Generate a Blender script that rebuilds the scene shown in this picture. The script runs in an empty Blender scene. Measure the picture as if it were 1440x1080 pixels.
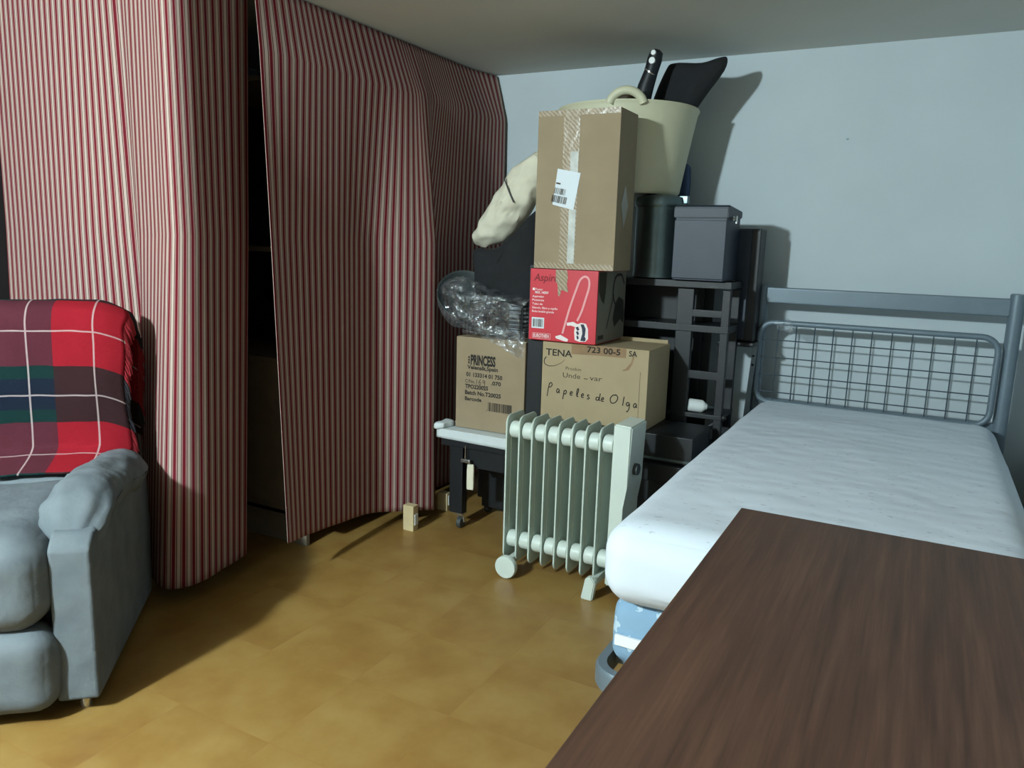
import bpy, bmesh, math, random
from mathutils import Vector, Matrix, noise
random.seed(7)
S = bpy.context.scene
C = S.collection
PI = math.pi
def lin(c):
    c /= 255.0
    return c / 12.92 if c <= 0.04045 else ((c + 0.055) / 1.055) ** 2.4
def rgb(r, g, b): return (lin(r), lin(g), lin(b), 1.0)

# ------------------------------------------------------------------ camera, light, exposure
cam_data = bpy.data.cameras.new('camera')
cam = bpy.data.objects.new('camera', cam_data); C.objects.link(cam)
cam_data.sensor_width = 36.0
cam_data.lens = 36.0 * 1080.0 / 1440.0
cam_data.clip_start = 0.02
cx = Vector((0.8798, 0.4744, 0.0286)); cx.normalize()       # camera right in the room
cf = Vector((-0.4624, 0.8683, -0.1792)); cf.normalize()     # viewing direction
cu = cx.cross(cf); cu.normalize(); cx = cf.cross(cu)
cam.matrix_world = Matrix(((cx.x, cu.x, -cf.x, 0), (cx.y, cu.y, -cf.y, 0), (cx.z, cu.z, -cf.z, 1.3), (0, 0, 0, 1)))
S.camera = cam
world = bpy.data.worlds.new('world'); S.world = world
world.use_nodes = True
world.node_tree.nodes['Background'].inputs[0].default_value = (0.55, 0.62, 0.7, 1)
world.node_tree.nodes['Background'].inputs[1].default_value = 0.05
def lamp(name, loc, energy, radius, color):
    l = bpy.data.lights.new(name, 'POINT'); l.energy = energy; l.shadow_soft_size = radius; l.color = color
    o = bpy.data.objects.new(name, l); o.location = loc; C.objects.link(o); return o
lamp('ceiling_bulb', (-1.88, -0.85, 2.09), 440.0, 0.075, (0.78, 0.955, 1.0))
S.view_settings.view_transform = 'Standard'
S.view_settings.look = 'None'
S.view_settings.gamma = 1.0
S.view_settings.use_curve_mapping = False
S.view_settings.exposure = 0.15

# ------------------------------------------------------------------ materials
class NT:
    def __init__(s, name):
        s.m = bpy.data.materials.new(name); s.m.use_nodes = True
        s.n = s.m.node_tree.nodes; s.l = s.m.node_tree.links
        s.b = s.n['Principled BSDF']
    def node(s, t, **k):
        n = s.n.new(t)
        for a, v in k.items(): setattr(n, a, v)
        return n
    def link(s, a, b): s.l.new(a, b)
    def math(s, op, a, b=None, c=None):
        n = s.n.new('ShaderNodeMath'); n.operation = op
        for i, v in enumerate((a, b, c)):
            if v is None: continue
            if isinstance(v, (int, float)): n.inputs[i].default_value = v
            else: s.link(v, n.inputs[i])
        return n.outputs[0]
    def mix(s, f, a, b):
        n = s.n.new('ShaderNodeMix'); n.data_type = 'RGBA'
        if isinstance(f, (int, float)): n.inputs[0].default_value = f
        else: s.link(f, n.inputs[0])
        for i, v in ((6, a), (7, b)):
            if isinstance(v, tuple): n.inputs[i].default_value = v
            else: s.link(v, n.inputs[i])
        return n.outputs[2]
    def coord(s, kind='Object', scale=(1, 1, 1)):
        t = s.node('ShaderNodeTexCoord'); m = s.node('ShaderNodeMapping')
        m.inputs['Scale'].default_value = scale
        s.link(t.outputs[kind], m.inputs[0]); return m.outputs[0]
    def noise(s, vec, scale, detail=3, rough=0.5):
        n = s.node('ShaderNodeTexNoise'); n.inputs['Scale'].default_value = scale
        n.inputs['Detail'].default_value = detail; n.inputs['Roughness'].default_value = rough
        s.link(vec, n.inputs['Vector']); return n.outputs['Fac']
    def ramp(s, f, stops):
        r = s.node('ShaderNodeValToRGB'); e = r.color_ramp.elements
        e[0].position, e[0].color = stops[0]; e[1].position, e[1].color = stops[-1]
        for p, c in stops[1:-1]:
            x = e.new(p); x.color = c
        s.link(f, r.inputs[0]); return r.outputs[0]
    def base(s, c):
        if isinstance(c, tuple): s.b.inputs['Base Color'].default_value = c
        else: s.link(c, s.b.inputs['Base Color'])
    def bump(s, h, strength=0.3, dist=0.01):
        b = s.node('ShaderNodeBump'); b.inputs['Strength'].default_value = strength
        b.inputs['Distance'].default_value = dist
        s.link(h, b.inputs['Height']); s.link(b.outputs[0], s.b.inputs['Normal'])
def simple(name, col, rough=0.6, metal=0.0, var=0.12, nscale=14.0, bump=0.0, bscale=60.0, spec=0.5):
    t = NT(name); co = t.coord()
    dark = tuple(v * (1 - var) for v in col[:3]) + (1,); lite = tuple(min(1, v * (1 + var)) for v in col[:3]) + (1,)
    t.base(t.ramp(t.noise(co, nscale, 4), [(0.3, dark), (0.7, lite)]))
    t.b.inputs['Roughness'].default_value = rough; t.b.inputs['Metallic'].default_value = metal
    t.b.inputs['Specular IOR Level'].default_value = spec
    if bump: t.bump(t.noise(co, bscale, 3), bump, 0.004)
    return t.m
M = {}
M['wall'] = simple('painted_plaster', rgb(190, 200, 204), 0.85, var=0.03, nscale=3.0, bump=0.12, bscale=40)
M['ceiling'] = simple('ceiling_paint', rgb(206, 208, 202), 0.9, var=0.03, nscale=2.0)
M['black'] = simple('black_lacquer', rgb(13, 17, 22), 0.5, var=0.15)
M['black_matte'] = simple('black_cloth', rgb(20, 22, 25), 0.9, var=0.2, bump=0.25, bscale=90)
M['mailbox'] = simple('blue_black_steel', rgb(30, 41, 56), 0.5, var=0.08)
M['steel'] = simple('brushed_steel', rgb(98, 112, 114), 0.36, metal=0.9, var=0.1)
M['chrome'] = simple('chrome', rgb(200, 200, 198), 0.22, metal=0.9, var=0.05)
M['bed_metal'] = simple('grey_blue_enamel', rgb(108, 122, 132), 0.42, metal=0.2, var=0.05)
M['bed_wire'] = simple('grey_wire', rgb(72, 84, 92), 0.45, metal=0.3, var=0.05)
M['card'] = simple('brown_cardboard', rgb(148, 131, 105), 0.8, var=0.06, nscale=9, bump=0.06)
M['card_light'] = simple('light_cardboard', rgb(166, 148, 116), 0.8, var=0.05, nscale=7, bump=0.06)
M['card_grey'] = simple('greyish_cardboard', rgb(156, 142, 116), 0.75, var=0.05, nscale=7)
M['ink'] = simple('black_ink', rgb(30, 27, 24), 0.8, var=0.1)
M['ink_soft'] = simple('faded_ink', rgb(70, 62, 50), 0.8, var=0.1)
M['ink_red'] = simple('dark_red_ink', rgb(118, 22, 30), 0.7, var=0.05)
M['white_print'] = simple('white_print', rgb(232, 220, 218), 0.6, var=0.03)
M['pink_print'] = simple('pale_pink_print', rgb(226, 160, 160), 0.6, var=0.03)
M['navy_print'] = simple('navy_print', rgb(28, 34, 56), 0.6, var=0.05)
M['red_card'] = simple('red_printed_card', rgb(198, 44, 58), 0.45, var=0.05, nscale=6)
M['grey_card'] = simple('grey_printed_card', rgb(128, 124, 112), 0.5, var=0.05, nscale=6)
M['grey_print'] = simple('dark_grey_print', rgb(52, 48, 44), 0.6, var=0.05)
M['green_print'] = simple('dark_leaf_print', rgb(58, 56, 40), 0.6, var=0.05)
M['paper'] = simple('white_paper', rgb(214, 222, 228), 0.6, var=0.02)
M['shiny'] = simple('shiny_clear_tape', rgb(196, 198, 192), 0.2, var=0.2, nscale=22, bump=0.5, bscale=30)
M['diamond'] = simple('pale_grey_sticker', rgb(172, 168, 158), 0.5, var=0.03)
M['tape_brown'] = simple('brown_packing_tape', rgb(140, 112, 82), 0.3, var=0.12, nscale=25)
M['cream_plastic'] = simple('cream_rubber', rgb(206, 202, 172), 0.5, var=0.04, nscale=5)
M['cream_cloth'] = simple('cream_cloth', rgb(222, 216, 194), 0.85, var=0.06, bump=0.3, bscale=18)
M['blue_plastic'] = simple('dark_blue_plastic', rgb(40, 66, 104), 0.5)
M['white_plastic'] = simple('white_plastic', rgb(224, 228, 226), 0.45, var=0.03)
M['white_wrap'] = simple('white_sheet', rgb(212, 220, 222), 0.5, var=0.05, bump=0.3, bscale=25)
M['fin'] = simple('grey_cream_enamel', rgb(196, 208, 198), 0.45, var=0.03)
M['hub'] = simple('pale_enamel', rgb(206, 216, 208), 0.4, var=0.02)
M['knob'] = simple('dark_grey_plastic', rgb(60, 66, 66), 0.5)
M['sofa'] = None
M['wood_pale'] = simple('pale_raw_wood', rgb(206, 186, 144), 0.7, var=0.1, nscale=12)
M['brown_bag'] = simple('dark_brown_film', rgb(58, 46, 30), 0.3, var=0.2, bump=0.5, bscale=40)
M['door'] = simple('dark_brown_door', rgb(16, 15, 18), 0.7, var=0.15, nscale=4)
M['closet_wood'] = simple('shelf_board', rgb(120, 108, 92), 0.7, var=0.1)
M['strap'] = simple('white_strap', rgb(236, 238, 238), 0.6, var=0.02)

# tile floor
t = NT('ochre_floor_tiles')
tc = t.node('ShaderNodeTexCoord'); sx = t.node('ShaderNodeSeparateXYZ'); t.link(tc.outputs['Object'], sx.inputs[0])
def fr(o, off, p): return t.math('FRACT', t.math('DIVIDE', t.math('ADD', o, off), p))
P = 0.338
ux = fr(sx.outputs[0], 20 * P + 1.383, P); uy = fr(sx.outputs[1], 20 * P - 1.306, P)
ex = t.math('MINIMUM', ux, t.math('SUBTRACT', 1.0, ux)); ey = t.math('MINIMUM', uy, t.math('SUBTRACT', 1.0, uy))
edge = t.math('MINIMUM', ex, ey)
fx = t.math('FLOOR', t.math('DIVIDE', t.math('ADD', sx.outputs[0], 20 * P + 1.383), P))
fy = t.math('FLOOR', t.math('DIVIDE', t.math('ADD', sx.outputs[1], 20 * P - 1.306), P))
cell = t.node('ShaderNodeCombineXYZ'); t.link(fx, cell.inputs[0]); t.link(fy, cell.inputs[1])
wn = t.node('ShaderNodeTexWhiteNoise'); wn.noise_dimensions = '2D'; t.link(cell.outputs[0], wn.inputs[0])
off = t.node('ShaderNodeVectorMath'); off.operation = 'MULTIPLY_ADD'
t.link(wn.outputs['Color'], off.inputs[0]); off.inputs[1].default_value = (30, 30, 30); t.link(tc.outputs['Object'], off.inputs[2])
n1 = t.noise(off.outputs[0], 6.5, 5, 0.55)
colr = t.ramp(n1, [(0.25, rgb(134, 97, 50)), (0.45, rgb(145, 111, 59)), (0.58, rgb(152, 120, 67)), (0.78, rgb(160, 131, 78))])
rad = t.math('SMOOTH_MIN', edge, 0.12, 0.1)
colr2 = t.mix(t.math('MULTIPLY', t.math('SUBTRACT', 1.0, t.math('MINIMUM', t.math('DIVIDE', edge, 0.16), 1.0)), 0.10), colr, rgb(140, 104, 52))
gro = t.math('LESS_THAN', edge, 0.006)
t.base(t.mix(t.math('MULTIPLY', gro, 0.6), colr2, rgb(146, 110, 60)))
t.b.inputs['Roughness'].default_value = 0.33
t.b.inputs['Specular IOR Level'].default_value = 0.35
t.bump(t.math('MINIMUM', t.math('DIVIDE', edge, 0.012), 1.0), 0.12, 0.001)
M['floor'] = t.m

# striped ticking: u runs across the cloth in metres
t = NT('red_striped_ticking')
uv = t.node('ShaderNodeUVMap'); uv.uv_map = 'UVMap'
sx = t.node('ShaderNodeSeparateXYZ'); t.link(uv.outputs[0], sx.inputs[0])
w = t.math('FRACT', t.math('DIVIDE', sx.outputs[0], 0.0345))
def band(a, b): return t.math('MULTIPLY', t.math('GREATER_THAN', w, a), t.math('LESS_THAN', w, b))
red = band(0.0, 0.30)
thin = t.math('ADD', band(0.42, 0.50), band(0.82, 0.90))
halo = t.math('ADD', band(0.30, 0.42), band(0.90, 1.0))
c1 = t.mix(halo, rgb(176, 158, 147), rgb(162, 126, 120))
c2 = t.mix(thin, c1, rgb(82, 54, 52))
c3 = t.mix(red, c2, rgb(104, 27, 38))
t.base(c3); t.b.inputs['Roughness'].default_value = 0.9; t.b.inputs['Specular IOR Level'].default_value = 0.1
M['stripe'] = t.m

# plaid blanket, uv in metres
t = NT('red_tartan_wool')
uv = t.node('ShaderNodeUVMap'); uv.uv_map = 'UVMap'
sx = t.node('ShaderNodeSeparateXYZ'); t.link(uv.outputs[0], sx.inputs[0])
def cyc(o, p, off=0.0): return t.math('FRACT', t.math('DIVIDE', t.math('ADD', o, off), p))
u = cyc(sx.outputs[0], 0.40, 0.40); v = cyc(sx.outputs[1], 0.42, 4.2)
def rng(x, a, b): return t.math('MULTIPLY', t.math('GREATER_THAN', x, a), t.math('LESS_THAN', x, b))
gu = t.math('GREATER_THAN', u, 0.52); gv = t.math('GREATER_THAN', v, 0.56)
nz = t.noise(t.coord('Object'), 260.0, 2)
R_, K_, G_ = rgb(144, 25, 37), rgb(80, 36, 46), rgb(14, 44, 42)
navy = rgb(20, 30, 44)
gmid = t.mix(rng(v, 0.66, 0.9), G_, navy)
a0 = t.mix(gu, R_, K_); b0 = t.mix(gu, rgb(50, 30, 32), gmid)
pc = t.mix(gv, a0, b0)
ln = t.math('MAXIMUM', t.math('MAXIMUM', rng(u, 0.21, 0.223), rng(u, 0.70, 0.713)), t.math('MAXIMUM', rng(v, 0.283, 0.295), rng(v, 0.783, 0.795)))
pc = t.mix(t.math('MULTIPLY', ln, 0.62), pc, rgb(196, 176, 174))
pc = t.mix(t.math('MULTIPLY', nz, 0.25), pc, rgb(30, 20, 24))
t.base(pc); t.b.inputs['Roughness'].default_value = 0.95; t.b.inputs['Specular IOR Level'].default_value = 0.1
t.bump(nz, 0.4, 0.002)
M['plaid'] = t.m
M['fringe_red'] = simple('red_wool_fringe', rgb(138, 24, 36), 0.95, var=0.15)
M['fringe_dark'] = simple('dark_wool_fringe', rgb(36, 34, 40), 0.95, var=0.15)
M['fringe_pale'] = simple('pale_wool_fringe', rgb(214, 196, 190), 0.95, var=0.1)

# grey sofa cloth
t = NT('grey_upholstery'); co = t.coord()
t.base(t.ramp(t.noise(co, 10, 5), [(0.3, rgb(94, 101, 106)), (0.7, rgb(110, 117, 122))]))
t.b.inputs['Roughness'].default_value = 0.9; t.b.inputs['Specular IOR Level'].default_value = 0.15
t.bump(t.noise(co, 14, 4), 0.35, 0.02)
M['sofa'] = t.m

# dark wood laminate, grain along Y
t = NT('dark_walnut_laminate'); co = t.coord('Object', (1, 0.035, 1))
na = t.noise(co, 130, 5, 0.65); nb = t.noise(t.coord('Object', (1, 0.06, 1)), 32, 3)
g = t.math('ADD', t.math('MULTIPLY', na, 0.6), t.math('MULTIPLY', nb, 0.4))
t.base(t.ramp(g, [(0.3, rgb(54, 36, 28)), (0.5, rgb(76, 52, 41)), (0.7, rgb(96, 68, 53))]))
t.b.inputs['Roughness'].default_value = 0.5; t.b.inputs['Specular IOR Level'].default_value = 0.35
t.bump(na, 0.05, 0.001)
M['table'] = t.m

# quilted mattress cover
t = NT('white_quilted_cover'); co = t.coord()
sx = t.node('ShaderNodeSeparateXYZ'); t.link(co, sx.inputs[0])
wv = t.node('ShaderNodeTexVoronoi'); wv.inputs['Scale'].default_value = 11.0; wv.feature = 'SMOOTH_F1'
mp = t.node('ShaderNodeMapping'); mp.inputs['Scale'].default_value = (1.0, 1.5, 1); t.link(co, mp.inputs[0]); t.link(mp.outputs[0], wv.inputs['Vector'])
q = t.math('MULTIPLY', wv.outputs['Distance'], t.math('GREATER_THAN', sx.outputs[2], 0.195))
spots = t.noise(t.coord('Object', (1, 2.2, 1)), 38, 2)
t.base(t.mix(t.math('MULTIPLY', t.math('MULTIPLY', t.math('GREATER_THAN', spots, 0.68), t.math('GREATER_THAN', sx.outputs[2], 0.19)), 0.4), rgb(212, 220, 230), rgb(140, 148, 156)))
t.b.inputs['Roughness'].default_value = 0.85; t.b.inputs['Specular IOR Level'].default_value = 0.2
t.bump(t.math('ADD', q, t.math('MULTIPLY', t.noise(co, 9, 4), 0.5)), 0.22, 0.02)
M['mattress'] = t.m

# blue floral ticking
t = NT('blue_floral_ticking'); co = t.coord()
vv = t.node('ShaderNodeTexVoronoi'); vv.inputs['Scale'].default_value = 17.0
dn = t.node('ShaderNodeTexNoise'); dn.inputs['Scale'].default_value = 55.0; t.link(co, dn.inputs['Vector'])
ad = t.node('ShaderNodeVectorMath'); ad.operation = 'MULTIPLY_ADD'; ad.inputs[1].default_value = (0.05, 0.05, 0.05)
t.link(dn.outputs['Color'], ad.inputs[0]); t.link(co, ad.inputs[2]); t.link(ad.outputs[0], vv.inputs['Vector'])
fl = t.math('LESS_THAN', vv.outputs['Distance'], 0.30)
t.base(t.mix(t.math('MULTIPLY', fl, 0.8), rgb(124, 156, 182), rgb(186, 206, 216)))
t.b.inputs['Roughness'].default_value = 0.8
t.bump(t.noise(co, 9, 3), 0.4, 0.02)
M['floral'] = t.m

# crumpled clear film
t = NT('clear_film'); co = t.coord()
tr = t.node('ShaderNodeBsdfTransparent'); gl = t.node('ShaderNodeBsdfGlossy'); mx = t.node('ShaderNodeMixShader')
gl.inputs['Roughness'].default_value = 0.07; gl.inputs['Color'].default_value = (0.9, 0.95, 1, 1)
tr.inputs['Color'].default_value = (0.93, 0.95, 0.96, 1)
df = t.node('ShaderNodeBsdfDiffuse'); df.inputs['Color'].default_value = (0.7, 0.74, 0.78, 1)
bp = t.node('ShaderNodeBump'); bp.inputs['Strength'].default_value = 0.9; bp.inputs['Distance'].default_value = 0.02
t.link(t.noise(co, 22, 4, 0.6), bp.inputs['Height']); t.link(bp.outputs[0], gl.inputs['Normal'])
m2 = t.node('ShaderNodeMixShader'); m2.inputs[0].default_value = 0.22
t.link(gl.outputs[0], m2.inputs[1]); t.link(df.outputs[0], m2.inputs[2])
t.link(t.ramp(t.noise(co, 16, 3), [(0.4, (0.12, 0.12, 0.12, 1)), (0.7, (0.42, 0.42, 0.42, 1))]), mx.inputs[0])
t.link(tr.outputs[0], mx.inputs[1]); t.link(m2.outputs[0], mx.inputs[2])
t.link(mx.outputs[0], t.n['Material Output'].inputs[0])
M['film'] = t.m
# clear packing tape
t = NT('clear_packing_tape'); co = t.coord('Object', (1, 1, 1))
wv = t.node('ShaderNodeTexWave'); wv.inputs['Scale'].default_value = 34; wv.inputs['Distortion'].default_value = 3.5; wv.bands_direction = 'DIAGONAL'
t.link(co, wv.inputs[0])
t.base(t.ramp(wv.outputs['Fac'], [(0.25, rgb(146, 127, 102)), (0.8, rgb(172, 158, 136))]))
t.b.inputs['Roughness'].default_value = 0.25
t.bump(t.noise(co, 40, 3), 0.5, 0.004)
M['tape'] = t.m

# ------------------------------------------------------------------ mesh helpers
def newbm(): return bmesh.new()
def root_of(o):
    while o.parent: o = o.parent
    return o
def obj(name, bm, mat, parent=None, smooth=True, loc=None, label=None, local=False, angle=40):
    """one mesh object; bm in world coordinates unless local"""
    me = bpy.data.meshes.new(name)
    o = bpy.data.objects.new(name, me); C.objects.link(o)
    if parent:
        r = root_of(parent); o.parent = parent
        if not local: bmesh.ops.translate(bm, vec=-r.location, verts=bm.verts)
    elif loc is not None:
        o.location = loc
        if not local: bmesh.ops.translate(bm, vec=-Vector(loc), verts=bm.verts)
    bmesh.ops.recalc_face_normals(bm, faces=bm.faces)
    bm.to_mesh(me); bm.free()
    me.materials.append(M[mat] if isinstance(mat, str) else mat)
    if smooth and len(me.polygons):
        me.polygons.foreach_set('use_smooth', [True] * len(me.polygons))
        me.set_sharp_from_angle(angle=math.radians(angle))
        if len(me.polygons) < 1500 and angle < 90:
            wn_ = o.modifiers.new('even_normals', 'WEIGHTED_NORMAL'); wn_.keep_sharp = True; wn_.weight = 100
    if label: o['label'] = label
    return o
def tag(o, label, cat, group=None, kind=None):
    o['label'] = label; o['category'] = cat
    if group: o['group'] = group
    if kind: o['kind'] = kind
    return o
def thing(name, loc, label, cat, rotz=0.0, group=None):
    o = bpy.data.objects.new(name, None); C.objects.link(o)
    o.location = loc; o.rotation_euler = (0, 0, rotz); o.empty_display_size = 0.05
    return tag(o, label, cat, group)
def box(bm, x0, x1, y0, y1, z0, z1, bev=0.0, seg=2):
    vs = [bm.verts.new((x, y, z)) for x in (x0, x1) for y in (y0, y1) for z in (z0, z1)]
    fs = [bm.faces.new([vs[i] for i in q]) for q in ((0, 1, 3, 2), (4, 6, 7, 5), (0, 4, 5, 1), (2, 3, 7, 6), (0, 2, 6, 4), (1, 5, 7, 3))]
    if bev:
        es = list({e for f in fs for e in f.edges})
        bmesh.ops.bevel(bm, geom=es, offset=bev, segments=seg, affect='EDGES', profile=0.5)
    return bm
def boxb(x0, x1, y0, y1, z0, z1, bev=0.0, seg=2): return box(newbm(), x0, x1, y0, y1, z0, z1, bev, seg)
def tube(bm, pts, r, n=10, closed=False, radii=None, cap=True):
    pts = [Vector(p) for p in pts]; L = len(pts); rings = []
    up = Vector((0, 0, 1))
    prev = None
    for i, p in enumerate(pts):
        a = pts[(i - 1) % L] if (closed or i > 0) else p
        b = pts[(i + 1) % L] if (closed or i < L - 1) else p
        d = (b - a).normalized()
        if prev is None:
            s = d.cross(up)
            if s.length < 1e-3: s = d.cross(Vector((1, 0, 0)))
        else:
            s = prev - d * prev.dot(d)
        s.normalize(); prev = s; q = d.cross(s)
        rr = radii[i] if radii else r
        rings.append([bm.verts.new(p + (s * math.cos(2 * PI * k / n) + q * math.sin(2 * PI * k / n)) * rr) for k in range(n)])
    for i in range(L if closed else L - 1):
        A, B = rings[i], rings[(i + 1) % L]
        for k in range(n): bm.faces.new((A[k], A[(k + 1) % n], B[(k + 1) % n], B[k]))
    if cap and not closed:
        bm.faces.new(rings[0][::-1]); bm.faces.new(rings[-1])
    return bm
def cyl(bm, p0, p1, r0, r1=None, n=24, bev=0.0):
    r1 = r0 if r1 is None else r1
    p0, p1 = Vector(p0), Vector(p1)
    if bev:
        d = (p1 - p0).normalized() * bev
        return tube(bm, [p0, p0 + d * 0.3, p0 + d, p1 - d, p1 - d * 0.3, p1], 0, n, radii=[r0 - bev, r0 - bev * 0.3, r0, r1, r1 - bev * 0.3, r1 - bev])
    return tube(bm, [p0, p1], 0, n, radii=[r0, r1])
def lathe(bm, prof, center, n=48, sx=1.0, sy=1.0, close=False):
    cx_, cy_, cz_ = center; rings = []
    for r, z in prof:
        rings.append([bm.verts.new((cx_ + r * sx * math.cos(2 * PI * k / n), cy_ + r * sy * math.sin(2 * PI * k / n), cz_ + z)) for k in range(n)])
    for i in range(len(rings) - 1):
        for k in range(n): bm.faces.new((rings[i][k], rings[i][(k + 1) % n], rings[i + 1][(k + 1) % n], rings[i + 1][k]))
    bm.faces.new(rings[0][::-1])
    if close: bm.faces.new(rings[-1])
    return bm
def prism(bm, poly, fn, a, b):
    """poly of (p,q); fn(p,q,t) -> xyz; extruded from t=a to t=b"""
    A = [bm.verts.new(fn(p, q, a)) for p, q in poly]; B = [bm.verts.new(fn(p, q, b)) for p, q in poly]
    bm.faces.new(A[::-1]); bm.faces.new(B)
    n = len(poly)
    for i in range(n): bm.faces.new((A[i], A[(i + 1) % n], B[(i + 1) % n], B[i]))
    return bm
def soft_box(size, r, n=14, puff=0.0, nz=0.0, nscale=6.0, seed=0.0, center=(0, 0, 0), expo=2.0):
    """rounded, slightly swollen box"""
    bm = newbm(); sx, sy, sz = [s / 2 for s in size]
    def face(ax, sg):
        g = []
        for i in range(n + 1):
            row = []
            for j in range(n + 1):
                a = -math.cos(PI * i / n); b = -math.cos(PI * j / n)
                c = [0, 0, 0]; c[ax] = sg; c[(ax + 1) % 3] = a; c[(ax + 2) % 3] = b
                p = Vector((c[0] * sx, c[1] * sy, c[2] * sz))
                inner = Vector((max(-sx + r, min(sx - r, p.x)), max(-sy + r, min(sy - r, p.y)), max(-sz + r, min(sz - r, p.z))))
                d = p - inner
                q = inner + (d.normalized() * r if d.length > 1e-9 else d)
                if puff:
                    m = puff * max(0, 1 - a * a) * max(0, 1 - b * b)
                    e = [0, 0, 0]; e[ax] = sg * m; q = q + Vector(e)
                if nz:
                    w = q * nscale + Vector((seed, seed * 1.7, 0))
                    q = q + q.normalized() * noise.noise(w) * nz + Vector((noise.noise(w + Vector((9, 0, 0))), noise.noise(w + Vector((0, 9, 0))), noise.noise(w + Vector((0, 0, 9))))) * nz * 0.5
                row.append(bm.verts.new(q + Vector(center)))
            g.append(row)
        for i in range(n):
            for j in range(n): bm.faces.new((g[i][j], g[i + 1][j], g[i + 1][j + 1], g[i][j + 1]))
    for ax in range(3):
        for sg in (-1, 1): face(ax, sg)
    bmesh.ops.remove_doubles(bm, verts=bm.verts, dist=1e-5)
    return bm
def sheet(fn, nu, nv, uvf=None, thick=0.0):
    """grid surface fn(u,v) -> xyz, u,v in 0..1; uvf(u,v) -> uv"""
    bm = newbm(); L = bm.loops.layers.uv.new('UVMap')
    g = [[bm.verts.new(fn(i / nu, j / nv)) for j in range(nv + 1)] for i in range(nu + 1)]
    for i in range(nu):
        for j in range(nv):
            f = bm.faces.new((g[i][j], g[i + 1][j], g[i + 1][j + 1], g[i][j + 1]))
            if uvf:
                for lp, (a, b) in zip(f.loops, ((i, j), (i + 1, j), (i + 1, j + 1), (i, j + 1))):
                    lp[L].uv = uvf(a / nu, b / nv)
    return bm
def solid(o, t, off=-1):
    m = o.modifiers.new('thickness', 'SOLIDIFY'); m.thickness = t; m.offset = off
    return o
def catmull(P, x):
    """P list of tuples at integer params, x in 0..len-1"""
    n = len(P) - 1; x = max(0.0, min(n - 1e-6, x)); i = int(x); f = x - i
    p0, p1, p2, p3 = P[max(i - 1, 0)], P[i], P[i + 1], P[min(i + 2, n)]
    return tuple(0.5 * (2 * b + (c - a) * f + (2 * a - 5 * b + 4 * c - d) * f * f + (3 * b - a - 3 * c + d) * f ** 3) for a, b, c, d in zip(p0, p1, p2, p3))
# printing on a face: (origin top-left, right vector, down vector)
class Face:
    def __init__(s, o, r, d):
        s.o = Vector(o); s.r = Vector(r).normalized(); s.d = Vector(d).normalized(); s.n = s.d.cross(s.r).normalized()
    def at(s, u, v, h=0.0): return s.o + s.r * u + s.d * v + s.n * h
def ftext(bm, face, u, v, txt, height, width=None, bold=0.0, rot=0.0, h=0.0008, shear=0.0, space=1.0):
    """text with its baseline starting at (u,v) on the face"""
    cu_ = bpy.data.curves.new('t', 'FONT'); cu_.body = txt; cu_.size = 1.0; cu_.offset = bold; cu_.shear = shear; cu_.space_character = space
    cu_.resolution_u = 3
    ob = bpy.data.objects.new('t', cu_); C.objects.link(ob)
    dg = bpy.context.evaluated_depsgraph_get(); dg.update()
    me = bpy.data.meshes.new_from_object(ob.evaluated_get(dg))
    bpy.data.objects.remove(ob); bpy.data.curves.remove(cu_)
    xs = [q.co.x for q in me.vertices]
    if not xs: return bm
    x0, x1 = min(xs), max(xs); ky = height / 0.70; kx = (width / (x1 - x0)) if width else ky
    vs = []
    for q in me.vertices:
        a, b = (q.co.x - x0) * kx, q.co.y * ky
        a, b = a * math.cos(rot) - b * math.sin(rot), a * math.sin(rot) + b * math.cos(rot)
        vs.append(bm.verts.new(face.at(u + a, v - b, h)))
    for p in me.polygons:
        try: bm.faces.new([vs[i] for i in p.vertices])
        except ValueError: pass
    bpy.data.meshes.remove(me)
    return bm
def frect(bm, face, u0, u1, v0, v1, h=0.0006):
    bm.faces.new([bm.verts.new(face.at(u, v, h)) for u, v in ((u0, v0), (u0, v1), (u1, v1), (u1, v0))]); return bm
def fpoly(bm, face, pts, h=0.0006):
    bm.faces.new([bm.verts.new(face.at(u, v, h)) for u, v in pts]); return bm
def fstroke(bm, face, pts, w, h=0.0008, taper=False):
    """flat brush stroke"""
    L = len(pts); A = []; B = []
    for i, (u, v) in enumerate(pts):
        a = pts[max(i - 1, 0)]; b = pts[min(i + 1, L - 1)]
        dx, dy = b[0] - a[0], b[1] - a[1]; d = math.hypot(dx, dy) or 1
        k = w / 2 * (1 - 0.75 * i / (L - 1) if taper else 1)
        A.append(bm.verts.new(face.at(u - dy / d * k, v + dx / d * k, h))); B.append(bm.verts.new(face.at(u + dy / d * k, v - dx / d * k, h)))
    for i in range(L - 1): bm.faces.new((A[i], A[i + 1], B[i + 1], B[i]))
    return bm
def curve2(P, n=14): return [catmull(P, (len(P) - 1) * k / n) for k in range(n + 1)]
def barcode(bm, face, u0, u1, v0, v1, seed=1, h=0.0012):
    rr = random.Random(seed); u = u0
    while u < u1:
        w_ = rr.choice((0.0015, 0.0015, 0.003, 0.0045)); frect(bm, face, u, min(u1, u + w_), v0, v1, h); u += w_ + rr.choice((0.0015, 0.002, 0.0035))
    return bm

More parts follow.
